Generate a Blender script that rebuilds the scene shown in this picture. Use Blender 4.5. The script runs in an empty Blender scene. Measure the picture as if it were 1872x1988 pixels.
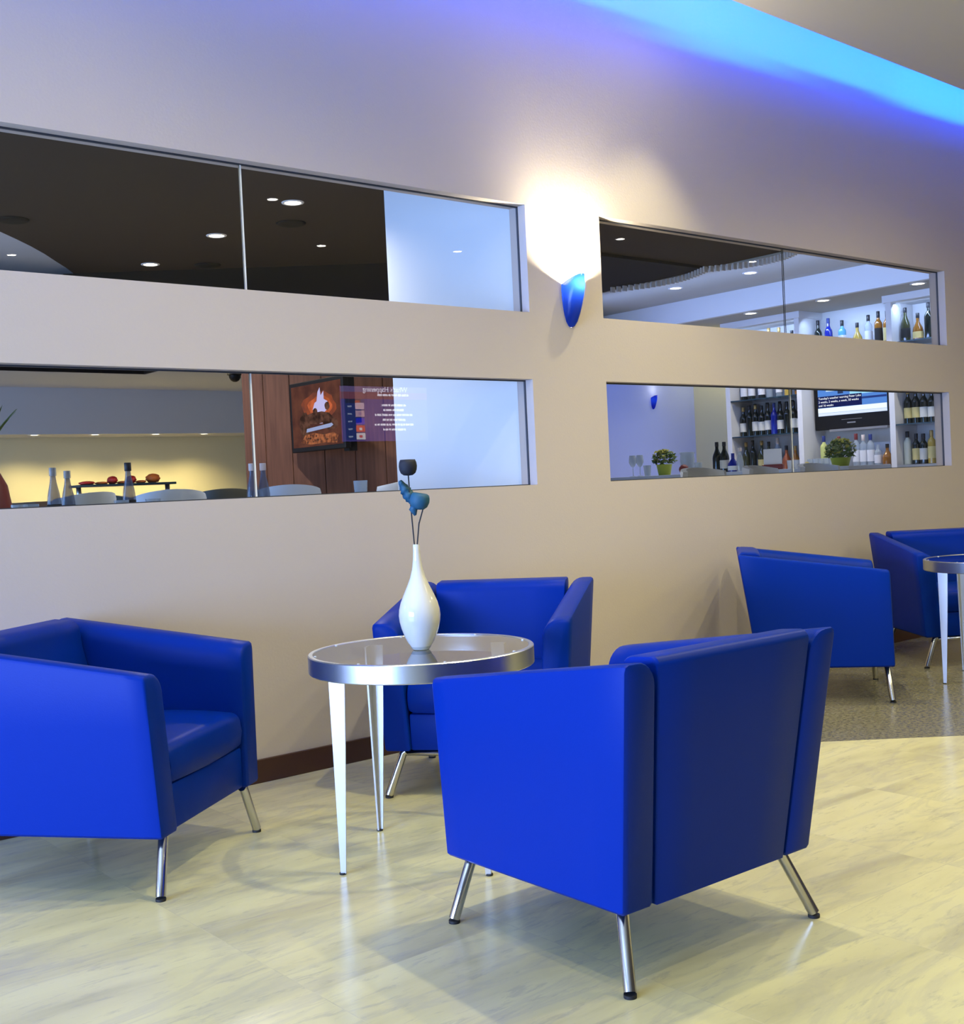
import bpy, bmesh, math, random
from mathutils import Vector, Matrix
random.seed(7)
PI = math.pi
scene = bpy.context.scene
COL = scene.collection

# ------------------------------------------------------------------ camera, world, exposure
yaw, pitch, roll, FPX, CAMH = 0.693, -0.020, -0.047, 2286.0, 1.19
fw = Vector((math.sin(yaw)*math.cos(pitch), math.cos(yaw)*math.cos(pitch), math.sin(pitch)))
r0 = Vector((math.cos(yaw), -math.sin(yaw), 0)); u0 = r0.cross(fw)
rr = r0*math.cos(roll) + u0*math.sin(roll); uu = -r0*math.sin(roll) + u0*math.cos(roll)
cd = bpy.data.cameras.new('camera'); cam = bpy.data.objects.new('camera', cd); COL.objects.link(cam)
cam.matrix_world = Matrix(((rr.x, uu.x, -fw.x, 0), (rr.y, uu.y, -fw.y, 0), (rr.z, uu.z, -fw.z, CAMH), (0, 0, 0, 1)))
cd.sensor_fit = 'VERTICAL'; cd.sensor_height = 24.0; cd.lens = 24.0*FPX/1988.0
cd.clip_start = 0.05; cd.clip_end = 100
scene.camera = cam
vs = scene.view_settings
vs.view_transform = 'Standard'; vs.look = 'None'; vs.exposure = 0.0; vs.gamma = 1.0; vs.use_curve_mapping = False
w = bpy.data.worlds.new('world'); scene.world = w; w.use_nodes = True
w.node_tree.nodes['Background'].inputs[0].default_value = (0.55, 0.68, 1.0, 1)
w.node_tree.nodes['Background'].inputs[1].default_value = 0.35
scene.cycles.max_bounces = 8; scene.cycles.transparent_max_bounces = 12
scene.cycles.sample_clamp_indirect = 6.0
scene.cycles.caustics_reflective = False; scene.cycles.caustics_refractive = False
scene.cycles.use_denoising = True

def area(name, loc, direction, sx, sy, power, color, spread=PI):
    l = bpy.data.lights.new(name, 'AREA'); l.shape = 'RECTANGLE'; l.size = sx; l.size_y = sy
    l.energy = power; l.color = color; l.spread = spread
    o = bpy.data.objects.new(name, l); COL.objects.link(o); o.location = loc
    o.rotation_euler = Vector(direction).to_track_quat('-Z', 'Y').to_euler(); return o
def spot(name, loc, target, power, color, ang=100, blend=.6, radius=.035):
    l = bpy.data.lights.new(name, 'SPOT'); l.energy = power; l.color = color
    l.spot_size = math.radians(ang); l.spot_blend = blend; l.shadow_soft_size = radius
    o = bpy.data.objects.new(name, l); COL.objects.link(o); o.location = loc
    o.rotation_euler = (Vector(target)-Vector(loc)).to_track_quat('-Z', 'Y').to_euler(); return o

DAY = (0.32, 0.50, 1.0)
WARM = (1.0, 0.895, 0.45)
WHITE = (1.0, 0.93, 0.80)
# daylight through the glazed side of the lobby and of the restaurant, plus an added fill
area('lobby_window_light', (-5.62, 2.1, 1.25), (1, 0.02, 0.02), 4.0, 1.85, 1130, DAY)
area('restaurant_window_light', (-2.4, 6.6, 1.9), (1, -0.12, 0), 3.4, 1.9, 185, (0.20, 0.46, 1.0))
area('restaurant_far_fill', (-2.4, 10.4, 1.4), (1, 0.10, 0), 3.2, 1.6, 150, (0.45, 0.60, 1.0))  # added unseen fill that brightens the back ceiling and bulkhead
# ceiling downlights of the lobby (their fixtures are built further down)
LOBBY = [(2.95, 2.15, 125), (1.55, 3.05, 42), (3.35, 1.05, 75), (4.93, 3.93, 150), (5.3, 2.2, 90), (1.0, 1.6, 45), (7.0, 2.6, 80),
         (5.196, 0.083, 80), (6.568, -1.33, 80), (8.021, -0.917, 80), (4.043, -3.10, 60), (9.19, 0.373, 160), (11.635, 0.223, 80)]
HC = 3.75
for x, y, p in LOBBY:
    spot('lobby_downlight_lamp', (x, y, HC-.035), (x, y, 0), p*1.30, WARM, 75 if y > 3.8 else 150, 1.0 if y > 3.8 else .8, .03)

# blue cove lamps lying on top of the ceiling edge, lined up end to end
def edge_y(x): return 3.973 + 0.0247*(x-5.208)
_off = [0, .02, -.03, .015, .05, -.02, .03, -.01, .045, .0, .02]
for i in range(11):
    x0 = -1.0 + i*1.22
    area('cove_lamp', (x0+.6, edge_y(x0+.6)-.15-_off[i], HC+.047+abs(_off[(i+3) % 11])*.55), (0, 1, .25), 1.16, .02, 38, (0.004, 0.105, 1.0))

area('cove_glow_fill', (5.7, edge_y(5.7)-.30, HC+.24), (0, 1, -.3), 14.0, .16, 85, (0.0, 0.035, 1.0))  # extra unseen lamp added for the blue glow below the cove

# ------------------------------------------------------------------ materials
def mat(name, color, rough=.5, metal=0., spec=.5, emit=None, es=1., coat=0., trans=0., alpha=1., bump=None, ior=1.45):
    m = bpy.data.materials.new(name); m.use_nodes = True
    b = m.node_tree.nodes['Principled BSDF']; I = b.inputs
    I['Base Color'].default_value = (*color, 1); I['Roughness'].default_value = rough; I['Metallic'].default_value = metal
    I['Specular IOR Level'].default_value = spec; I['Coat Weight'].default_value = coat
    I['Transmission Weight'].default_value = trans; I['Alpha'].default_value = alpha; I['IOR'].default_value = ior
    if emit: I['Emission Color'].default_value = (*emit, 1); I['Emission Strength'].default_value = es
    if bump:
        nt = m.node_tree; t = nt.nodes.new('ShaderNodeTexCoord'); n = nt.nodes.new('ShaderNodeTexNoise'); bp = nt.nodes.new('ShaderNodeBump')
        n.inputs['Scale'].default_value = bump[0]; n.inputs['Detail'].default_value = 4
        bp.inputs['Strength'].default_value = bump[1]; bp.inputs['Distance'].default_value = bump[2]
        nt.links.new(t.outputs['Object'], n.inputs['Vector']); nt.links.new(n.outputs['Fac'], bp.inputs['Height'])
        nt.links.new(bp.outputs[0], I['Normal'])
    return m
def emat(name, color, s=1.):
    m = bpy.data.materials.new(name); m.use_nodes = True; nt = m.node_tree; nt.nodes.clear()
    e = nt.nodes.new('ShaderNodeEmission'); o = nt.nodes.new('ShaderNodeOutputMaterial')
    e.inputs[0].default_value = (*color, 1); e.inputs[1].default_value = s; nt.links.new(e.outputs[0], o.inputs[0]); return m
def emat2(name, c1, c2, s=1., scale=14.):
    m = emat(name, c1, s); nt = m.node_tree; N = nt.nodes.new; e = [n for n in nt.nodes if n.type == 'EMISSION'][0]
    t = N('ShaderNodeTexCoord'); n = N('ShaderNodeTexNoise'); n.inputs['Scale'].default_value = scale; n.inputs['Detail'].default_value = 5; r = N('ShaderNodeValToRGB')
    r.color_ramp.elements[0].position = .38; r.color_ramp.elements[0].color = (*c1, 1); r.color_ramp.elements[1].position = .62; r.color_ramp.elements[1].color = (*c2, 1)
    nt.links.new(t.outputs['Object'], n.inputs['Vector']); nt.links.new(n.outputs['Fac'], r.inputs[0]); nt.links.new(r.outputs[0], e.inputs[0]); return m
def glass_sheet(name, tint=(1, 1, 1), boost=1.25):
    m = bpy.data.materials.new(name); m.use_nodes = True; nt = m.node_tree; nt.nodes.clear(); N = nt.nodes.new; L = nt.links.new
    t = N('ShaderNodeBsdfTransparent'); t.inputs[0].default_value = (*tint, 1)
    g = N('ShaderNodeBsdfGlossy'); g.inputs['Roughness'].default_value = 0.0
    f = N('ShaderNodeFresnel'); f.inputs[0].default_value = 1.5
    geo = N('ShaderNodeNewGeometry')
    a = N('ShaderNodeMath'); a.operation = 'MULTIPLY'; a.inputs[1].default_value = boost
    s = N('ShaderNodeMath'); s.operation = 'SUBTRACT'; s.inputs[0].default_value = 1
    c = N('ShaderNodeMath'); c.operation = 'MULTIPLY'; c.use_clamp = True
    L(f.outputs[0], a.inputs[0]); L(geo.outputs['Backfacing'], s.inputs[1]); L(a.outputs[0], c.inputs[0]); L(s.outputs[0], c.inputs[1])
    mx = N('ShaderNodeMixShader'); o = N('ShaderNodeOutputMaterial')
    L(c.outputs[0], mx.inputs[0]); L(t.outputs[0], mx.inputs[1]); L(g.outputs[0], mx.inputs[2]); L(mx.outputs[0], o.inputs[0]); return m

def wall_mat(name, c1, c2):
    m = mat(name, c1, .75, spec=.25); nt = m.node_tree; N = nt.nodes.new; L = nt.links.new; b = nt.nodes['Principled BSDF']
    t = N('ShaderNodeTexCoord'); n = N('ShaderNodeTexNoise'); n.inputs['Scale'].default_value = 1.3; n.inputs['Detail'].default_value = 5
    mx = N('ShaderNodeMix'); mx.data_type = 'RGBA'; mx.inputs[6].default_value = (*c1, 1); mx.inputs[7].default_value = (*c2, 1)
    L(t.outputs['Object'], n.inputs['Vector']); L(n.outputs['Fac'], mx.inputs[0]); L(mx.outputs[2], b.inputs['Base Color'])
    n2 = N('ShaderNodeTexNoise'); n2.inputs['Scale'].default_value = 90; n2.inputs['Detail'].default_value = 3
    bp = N('ShaderNodeBump'); bp.inputs['Strength'].default_value = .12; bp.inputs['Distance'].default_value = .004
    L(t.outputs['Object'], n2.inputs['Vector']); L(n2.outputs['Fac'], bp.inputs['Height']); L(bp.outputs[0], b.inputs['Normal'])
    return m
M = {}
M['wall'] = wall_mat('painted_plaster', (.545, .475, .445), (.52, .46, .43))
M['ceil'] = mat('lobby_ceiling_paint', (.66, .61, .53), .8, spec=.2)
M['white'] = mat('white_paint', (.80, .80, .80), .6, spec=.3)
M['part'] = mat('white_partition_paint', (.78, .80, .82), .6, spec=.3)
M['brownceil'] = mat('dark_brown_ceiling_paint', (.040, .026, .020), .8, spec=.2, bump=(60, .1, .003))
M['fascia'] = mat('near_black_brown', (.012, .009, .008), .8, spec=.15)  # the upper wall band's shade is put into this near-black
M['greyceil'] = mat('grey_ceiling_paint', (.56, .59, .64), .85, spec=.2)
M['beige'] = mat('beige_ceiling_paint', (.50, .48, .42), .85, spec=.2)
M['navy'] = mat('navy_ceiling_paint', (.012, .014, .026), .85, spec=.15)
M['cream'] = mat('cream_wall_paint', (.70, .66, .44), .8, spec=.2, bump=(40, .1, .003))
M['lobbydark'] = mat('darkened_lobby_wall', (.10, .085, .07), .6)  # unseen lobby walls, darkened to cut the bounced fill
M['lavender'] = mat('lavender_wall_tone', (.42, .50, .95), .7, spec=.2)  # even lavender base colour for the left bar wall
M['cafe'] = mat('beige_cafe_floor', (.42, .36, .28), .4)
M['base'] = mat('stained_wood_skirting', (.055, .022, .014), .4, bump=(30, .1, .002))
M['leather'] = mat('blue_leather', (.0006, .024, .265), .42, spec=.10, bump=(260, .18, .0012))
M['chrome'] = mat('brushed_chrome', (.62, .61, .60), .16, 1.0)
M['rubber'] = mat('black_rubber', (.015, .015, .017), .6)
M['alu'] = mat('satin_aluminium', (.56, .59, .64), .32, 1.0)
M['aluleg'] = mat('pale_satin_metal', (.66, .66, .68), .40, .85)
M['glass'] = glass_sheet('window_glass')
M['tglass'] = glass_sheet('table_glass', (.93, .96, .96), 1.6)
M['gasket'] = mat('dark_gasket', (.03, .035, .05), .6)
M['joint'] = mat('clear_silicone_joint', (.75, .78, .8), .3)
M['vase'] = mat('white_glazed_ceramic', (.70, .69, .66), .12, spec=.6, coat=.6)
M['stem'] = mat('dark_stem', (.012, .014, .022), .6)
M['poddark'] = mat('dark_navy_petal', (.008, .010, .020), .7, bump=(90, .3, .003))
M['teal'] = mat('teal_petal', (.012, .085, .16), .6, bump=(70, .3, .003))
M['black'] = mat('black_plastic', (.005, .005, .006), .45, spec=.25)
M['grey'] = mat('grey_plastic', (.25, .25, .26), .4)
M['lamp'] = emat('lit_lamp_glass', (1.0, .86, .55), 14)
M['lamplobby'] = emat('lit_lobby_lamp_glass', (1.0, .93, .8), 60)
M['wine'] = mat('dark_green_bottle_glass', (.010, .016, .012), .08, spec=.7)
M['olive'] = mat('olive_bottle_glass', (.05, .055, .02), .1, spec=.7)
M['blue'] = mat('blue_bottle_glass', (.006, .02, .30), .1, spec=.7)
M['aqua'] = mat('aqua_bottle_glass', (.12, .40, .62), .1, spec=.7)
M['amber'] = mat('amber_spirit', (.30, .12, .015), .1, spec=.7)
M['honey'] = mat('honey_spirit', (.50, .34, .06), .1, spec=.7)
M['clear'] = mat('clear_bottle_glass', (.50, .58, .64), .08, spec=.7, alpha=.42)
M['smoke'] = mat('smoky_water_glass', (.10, .13, .20), .08, spec=.7, alpha=.62)
M['creamb'] = mat('cream_bottle', (.78, .78, .60), .3)
M['lime'] = mat('lime_liqueur', (.55, .60, .20), .12, spec=.7)
M['copper'] = mat('copper_bottle', (.45, .12, .04), .25, .3)
M['label'] = mat('paper_label', (.72, .70, .62), .8)
M['labelw'] = mat('white_label', (.82, .82, .84), .8)
M['labelk'] = mat('black_label', (.02, .02, .02), .7)
M['labely'] = mat('yellow_label', (.75, .62, .25), .8)
M['capk'] = mat('black_cap', (.015, .015, .018), .4)
M['capb'] = mat('blue_cap', (.02, .04, .20), .4)
M['capr'] = mat('red_cap', (.18, .025, .025), .4)
M['capg'] = mat('gold_cap', (.45, .30, .10), .4, .5)
M['capw'] = mat('pale_cap', (.7, .6, .55), .5)
M['upale'] = mat('pale_blue_upholstery', (.52, .58, .66), .55)
M['udark'] = mat('dark_olive_upholstery', (.045, .045, .035), .5)
M['table'] = mat('dark_table_wood', (.06, .04, .03), .4)
M['shelfglass'] = mat('smoked_shelf_glass', (.02, .05, .07), .1, spec=.7)
M['leaf'] = mat('green_leaf', (.07, .14, .03), .6)
M['leafy'] = mat('yellow_green_bloom', (.36, .36, .04), .6)
M['potg'] = mat('lime_green_pot', (.36, .42, .04), .5)
M['red'] = mat('red_fruit', (.60, .03, .02), .4)
M['orange'] = mat('orange_fruit', (.75, .18, .03), .4)
M['wred'] = mat('wine_red_glaze', (.09, .02, .02), .3)
M['steel'] = mat('restaurant_steel', (.5, .5, .5), .3, .9)
M['napkin'] = mat('white_linen', (.8, .8, .82), .9)

def floor_mat():
    m = mat('cream_marble_tiles', (.7, .66, .45), .20, spec=.32); nt = m.node_tree; N = nt.nodes.new; L = nt.links.new; b = nt.nodes['Principled BSDF']
    t = N('ShaderNodeTexCoord'); mp = N('ShaderNodeMapping'); mp.inputs['Location'].default_value = (-.22, -.01, 0)
    L(t.outputs['Object'], mp.inputs['Vector'])
    # one slab pattern per tile: shift the vein space by the tile's colour
    br = N('ShaderNodeTexBrick'); br.offset = 0.0; br.inputs['Scale'].default_value = 1.0
    br.inputs['Brick Width'].default_value = .61; br.inputs['Row Height'].default_value = .61
    br.inputs['Mortar Size'].default_value = .0016; br.inputs['Mortar Smooth'].default_value = .3
    br.inputs['Color1'].default_value = (0, 0, 0, 1); br.inputs['Color2'].default_value = (1, 1, 1, 1); br.inputs['Mortar'].default_value = (.5, .5, .5, 1)
    L(mp.outputs[0], br.inputs['Vector'])
    sh = N('ShaderNodeVectorMath'); sh.operation = 'MULTIPLY'; sh.inputs[1].default_value = (3.1, 1.7, 5.0); L(br.outputs['Color'], sh.inputs[0])
    ad = N('ShaderNodeVectorMath'); ad.operation = 'ADD'; L(mp.outputs[0], ad.inputs[0]); L(sh.outputs[0], ad.inputs[1])
    mp2 = N('ShaderNodeMapping'); mp2.inputs['Scale'].default_value = (.7, 2.9, 1); mp2.inputs['Rotation'].default_value = (0, 0, -.12); L(ad.outputs[0], mp2.inputs['Vector'])
    def noise(scale, det, dist, rough=.55):
        n = N('ShaderNodeTexNoise'); n.inputs['Scale'].default_value = scale; n.inputs['Detail'].default_value = det
        n.inputs['Roughness'].default_value = rough; n.inputs['Distortion'].default_value = dist; L(mp2.outputs[0], n.inputs['Vector']); return n
    def ramp(src, stops):
        r = N('ShaderNodeValToRGB'); e = r.color_ramp.elements
        while len(e) < len(stops): e.new(.5)
        for k, (p, c) in zip(e, stops): k.position = p; k.color = (*c, 1) if len(c) == 3 else c
        L(src, r.inputs[0]); return r
    base = ramp(noise(1.6, 5, .6).outputs['Fac'], [(.30, (.47, .435, .26)), (.46, (.59, .55, .315)), (.62, (.65, .61, .345)), (.8, (.63, .595, .36))])
    vein = ramp(noise(1.5, 7, .9, .6).outputs['Fac'], [(.455, (0, 0, 0)), (.495, (1, 1, 1)), (.505, (1, 1, 1)), (.55, (0, 0, 0))])
    streak = ramp(noise(13, 8, .4, .7).outputs['Fac'], [(.35, (1, 1, 1)), (.45, (0, 0, 0)), (1, (0, 0, 0))])
    mx = N('ShaderNodeMix'); mx.data_type = 'RGBA'; L(base.outputs[0], mx.inputs[6]); mx.inputs[7].default_value = (.36, .34, .31, 1)
    s1 = N('ShaderNodeMath'); s1.operation = 'MULTIPLY'; s1.inputs[1].default_value = .26; L(vein.outputs[0], s1.inputs[0]); L(s1.outputs[0], mx.inputs[0])
    mx2 = N('ShaderNodeMix'); mx2.data_type = 'RGBA'; L(mx.outputs[2], mx2.inputs[6]); mx2.inputs[7].default_value = (.33, .31, .27, 1)
    s2 = N('ShaderNodeMath'); s2.operation = 'MULTIPLY'; s2.inputs[1].default_value = .38; L(streak.outputs[0], s2.inputs[0]); L(s2.outputs[0], mx2.inputs[0])
    mx3 = N('ShaderNodeMix'); mx3.data_type = 'RGBA'; L(mx2.outputs[2], mx3.inputs[6]); mx3.inputs[7].default_value = (.42, .39, .30, 1)
    s3 = N('ShaderNodeMath'); s3.operation = 'MULTIPLY'; s3.inputs[1].default_value = .25; L(br.outputs['Fac'], s3.inputs[0]); L(s3.outputs[0], mx3.inputs[0])
    L(mx3.outputs[2], b.inputs['Base Color']); return m
def granite_mat():
    m = mat('dark_granite', (.2, .2, .16), .22, spec=.5); nt = m.node_tree; N = nt.nodes.new; L = nt.links.new; b = nt.nodes['Principled BSDF']
    t = N('ShaderNodeTexCoord'); n = N('ShaderNodeTexNoise'); n.inputs['Scale'].default_value = 55; n.inputs['Detail'].default_value = 6; n.inputs['Roughness'].default_value = .7
    L(t.outputs['Object'], n.inputs['Vector']); r = N('ShaderNodeValToRGB'); e = r.color_ramp.elements
    e[0].position = .36; e[0].color = (.10, .095, .075, 1); e[1].position = .68; e[1].color = (.27, .25, .18, 1)
    L(n.outputs['Fac'], r.inputs[0]); L(r.outputs[0], b.inputs['Base Color']); return m
def wood_mat():
    m = mat('brown_wood_panelling', (.16, .06, .035), .45, spec=.35); nt = m.node_tree; N = nt.nodes.new; L = nt.links.new; b = nt.nodes['Principled BSDF']
    t = N('ShaderNodeTexCoord'); mp = N('ShaderNodeMapping'); mp.inputs['Scale'].default_value = (14, 14, .7); L(t.outputs['Object'], mp.inputs['Vector'])
    n = N('ShaderNodeTexNoise'); n.inputs['Scale'].default_value = 3; n.inputs['Detail'].default_value = 6; L(mp.outputs[0], n.inputs['Vector'])
    r = N('ShaderNodeValToRGB'); e = r.color_ramp.elements; e[0].position = .3; e[0].color = (.085, .038, .027, 1); e[1].position = .7; e[1].color = (.15, .068, .046, 1)
    L(n.outputs['Fac'], r.inputs[0]); L(r.outputs[0], b.inputs['Base Color']); return m
M['floor'] = floor_mat(); M['granite'] = granite_mat(); M['wood'] = wood_mat()
def sconce_mat(k=1.):
    m = bpy.data.materials.new('blue_sconce_glass'); m.use_nodes = True; nt = m.node_tree; nt.nodes.clear(); N = nt.nodes.new; L = nt.links.new
    d = N('ShaderNodeBsdfPrincipled'); d.inputs['Base Color'].default_value = (.002, .005, .14, 1); d.inputs['Roughness'].default_value = .15; d.inputs['Specular IOR Level'].default_value = .25
    tr = N('ShaderNodeBsdfTranslucent'); tr.inputs[0].default_value = (.00020*k, .0010*k, .0115*k, 1)
    mx = N('ShaderNodeMixShader'); mx.inputs[0].default_value = .5; o = N('ShaderNodeOutputMaterial')
    L(d.outputs[0], mx.inputs[1]); L(tr.outputs[0], mx.inputs[2]); L(mx.outputs[0], o.inputs[0]); return m
M['sconce'] = sconce_mat(); M['glassin'] = glass_sheet('clear_inner_glass', (1, 1, 1), .6)

# ------------------------------------------------------------------ mesh helpers
def obj(name, bm, m, parent=None, smooth=False, kind=None, label=None):
    bmesh.ops.recalc_face_normals(bm, faces=bm.faces)
    me = bpy.data.meshes.new(name); bm.to_mesh(me); bm.free()
    if m is not None: me.materials.append(m)
    if smooth:
        me.polygons.foreach_set('use_smooth', [True]*len(me.polygons))
        if smooth is not True:
            try: me.set_sharp_from_angle(angle=math.radians(smooth))
            except Exception: pass
    o = bpy.data.objects.new(name, me); COL.objects.link(o)
    if parent: o.parent = parent
    if kind: o['kind'] = kind
    if label: o['label'] = label
    return o
def struct(name, bm, m, parent=None, smooth=False): return obj(name, bm, m, parent, smooth, None if parent else 'structure')
def tag(o, label, cat, group=None):
    o['label'] = label; o['category'] = cat
    if group: o['group'] = group
    return o
def thing(name, label, cat, loc=(0, 0, 0), rz=0., group=None):
    o = bpy.data.objects.new(name, None); COL.objects.link(o); o.location = loc; o.rotation_euler = (0, 0, rz); o.empty_display_size = .1
    return tag(o, label, cat, group)
def dup(root, loc, rz, label, group=None):
    def cp(o, par):
        c = o.copy(); COL.objects.link(c)
        if par is not None:
            c.parent = par; c.matrix_parent_inverse = o.matrix_parent_inverse.copy()
        for ch in list(o.children): cp(ch, c)
        return c
    c = cp(root, None); c.location = loc; c.rotation_euler = (0, 0, rz); c['label'] = label
    if group: c['group'] = group
    return c
def B(): return bmesh.new()
def box(bm, x0, x1, y0, y1, z0, z1, mtx=None, bev=0., seg=2):
    vs_ = [bm.verts.new((x, y, z)) for z in (z0, z1) for y in (y0, y1) for x in (x0, x1)]
    fs = [bm.faces.new([vs_[i] for i in f]) for f in ((0, 2, 3, 1), (4, 5, 7, 6), (0, 1, 5, 4), (2, 6, 7, 3), (0, 4, 6, 2), (1, 3, 7, 5))]
    if bev:
        r = bmesh.ops.bevel(bm, geom=list({e for f in fs for e in f.edges}), offset=bev, segments=seg, affect='EDGES', profile=.5)
        vs_ = list({v for f in r['faces'] for v in f.verts} | {v for v in vs_ if v.is_valid})
    if mtx is not None:
        for v in vs_: v.co = mtx @ v.co
    return vs_
def tube(bm, pts, rad, n=12, caps=True):
    pts = [Vector(p) for p in pts]; rads = rad if isinstance(rad, (list, tuple)) else [rad]*len(pts)
    rings = []; up = None
    for i, p in enumerate(pts):
        d = (pts[min(i+1, len(pts)-1)]-pts[max(i-1, 0)]).normalized()
        if up is None: up = d.orthogonal().normalized()
        up = (up - d*up.dot(d)).normalized(); s = d.cross(up)
        rings.append([bm.verts.new(p+(up*math.cos(2*PI*k/n)+s*math.sin(2*PI*k/n))*rads[i]) for k in range(n)])
    for a, b in zip(rings, rings[1:]):
        for k in range(n): bm.faces.new((a[k], a[(k+1) % n], b[(k+1) % n], b[k]))
    if caps: bm.faces.new(rings[0][::-1]); bm.faces.new(rings[-1])
def lathe(bm, prof, n=24, c=(0, 0, 0), ang=2*PI, sx=1., sy=1., closed_ends=True):
    full = abs(ang-2*PI) < 1e-6; m_ = n if full else n+1; rings = []
    for r, z in prof:
        rings.append([bm.verts.new((c[0]+r*sx*math.cos(ang*k/n), c[1]+r*sy*math.sin(ang*k/n), c[2]+z)) for k in range(m_)] if r > 1e-6 else [bm.verts.new((c[0], c[1], c[2]+z))])
    for a, b in zip(rings, rings[1:]):
        for k in range(n):
            k2 = (k+1) % m_
            if len(a) == 1 and len(b) == 1: continue
            if len(a) == 1: bm.faces.new((a[0], b[k2], b[k]))
            elif len(b) == 1: bm.faces.new((a[k], a[k2], b[0]))
            else: bm.faces.new((a[k], a[k2], b[k2], b[k]))
    if closed_ends and full:
        if len(rings[0]) > 1: bm.faces.new(rings[0][::-1])
        if len(rings[-1]) > 1: bm.faces.new(rings[-1])
def loft(bm, rings, cap=True):
    R = [[bm.verts.new(p) for p in r] for r in rings]; n = len(R[0])
    for a, b in zip(R, R[1:]):
        for k in range(n): bm.faces.new((a[k], a[(k+1) % n], b[(k+1) % n], b[k]))
    if cap: bm.faces.new(R[0][::-1]); bm.faces.new(R[-1])
def prism(bm, poly, z0, z1):
    loft(bm, [[(x, y, z0) for x, y in poly], [(x, y, z1) for x, y in poly]])
def solid(name, m, *boxes, parent=None):
    bm = B()
    for b in boxes: box(bm, *b)
    return struct(name, bm, m, parent)

# ------------------------------------------------------------------ the setting
WY, WT = 4.42, 0.12          # front face and thickness of the windowed wall
XS = [-5.5, 0.35, 4.045, 4.578, 8.15, 13.0]; ZS = [0.0, 1.196, 1.731, 2.070, 2.614, 4.30]
HOLES = {(1, 1), (3, 1), (1, 3), (3, 3)}
bm = B()
def quad(bm, *ps): bm.faces.new([bm.verts.new(p) for p in ps])
for i in range(5):
    for k in range(5):
        x0, x1, z0, z1 = XS[i], XS[i+1], ZS[k], ZS[k+1]
        if (i, k) not in HOLES:
            quad(bm, (x0, WY, z0), (x1, WY, z0), (x1, WY, z1), (x0, WY, z1)); quad(bm, (x0, WY+WT, z0), (x0, WY+WT, z1), (x1, WY+WT, z1), (x1, WY+WT, z0))
        else:
            for a, b in (((x0, z0), (x1, z0)), ((x1, z0), (x1, z1)), ((x1, z1), (x0, z1)), ((x0, z1), (x0, z0))):
                quad(bm, (a[0], WY, a[1]), (b[0], WY, b[1]), (b[0], WY+WT, b[1]), (a[0], WY+WT, a[1]))
for x in (XS[0], XS[-1]): quad(bm, (x, WY, 0), (x, WY+WT, 0), (x, WY+WT, 4.3), (x, WY, 4.3))
quad(bm, (XS[0], WY, 4.3), (XS[-1], WY, 4.3), (XS[-1], WY+WT, 4.3), (XS[0], WY+WT, 4.3))
bmesh.ops.remove_doubles(bm, verts=bm.verts, dist=1e-5)
struct('wall_front', bm, M['wall'])
bm = B(); box(bm, -5.5, 13, 4.403, 4.42, 0, .098, bev=.003); struct('baseboard_front', bm, M['base'])

poly_g = [(13, 4.42), (3.55, 4.42), (3.55, 3.80), (4.438, 3.054), (4.908, 2.654), (6.2, 1.53), (13, 1.53)]
bm = B(); box(bm, -5.5, 13, -5, 4.42, -.12, 0); struct('floor', bm, M['floor'])
bm = B(); prism(bm, poly_g, -.02, .0012); struct('floor_granite', bm, M['granite'])
# lobby ceiling with its open cove along the windowed wall
bm = B(); e0, e1 = edge_y(-5.5), edge_y(13)
prism(bm, [(-5.5, -5), (13, -5), (13, e1), (-5.5, e0)], HC, HC+.035); struct('ceiling', bm, M['ceil'])
solid('ceiling_cove', M['white'], (-5.5, 13, 3.0, 4.42, 4.30, 4.36))
solid('wall_cove', M['white'], (-5.5, 13, 2.95, 3.0, HC+.035, 4.36))
solid('wall_back', M['lobbydark'], (-5.5, 13, -5.1, -5, 0, HC))
solid('wall_right', M['lobbydark'], (13, 13.1, -5.1, 4.54, 0, 4.36))
solid('wall_left', M['wall'], (-5.6, -5.5, -5.1, -0.9, 0, HC), (-5.6, -5.5, 4.1, 4.54, 0, 4.36), (-5.6, -5.5, -.9, 4.1, 0, .3), (-5.6, -5.5, -.9, 4.1, 3.2, 4.36))

# interior windows: a pair of butted panes each, with gasket and joint
for n, (i, k, seam, dark) in enumerate(((1, 3, 2.473, 0), (1, 1, 2.472, 0), (3, 3, 6.278, 1), (3, 1, 6.296, 0)), 1):
    x0, x1, z0, z1 = XS[i], XS[i+1], ZS[k], ZS[k+1]; gy = WY+.06
    bm = B(); box(bm, x0+.004, seam-.004, gy-.005, gy+.005, z0+.004, z1-.004); box(bm, seam+.004, x1-.004, gy-.005, gy+.005, z0+.004, z1-.004)
    wn = struct('window_%d' % n, bm, M['glass'])
    bm = B(); box(bm, seam-.004, seam+.004, gy-.005, gy+.005, z0+.004, z1-.004); obj('glass_joint', bm, M['gasket'] if dark else M['joint'], wn)
    bm = B()
    for b in ((x0, x1, gy-.006, gy+.006, z0, z0+.004), (x0, x1, gy-.006, gy+.006, z1-.006, z1), (x0, x0+.004, gy-.006, gy+.006, z0, z1), (x1-.004, x1, gy-.006, gy+.006, z0, z1)): box(bm, *b)
    obj('gasket', bm, M['gasket'], wn)

RF = 0.35                    # raised floor behind the wall
solid('floor_restaurant', M['cafe'], (-2.5, 13, 4.54, 13.5, RF-.15, RF))
solid('wall_partition', M['part'], (4.062, 4.16, 4.54, 5.655, RF, 3.0))
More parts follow.
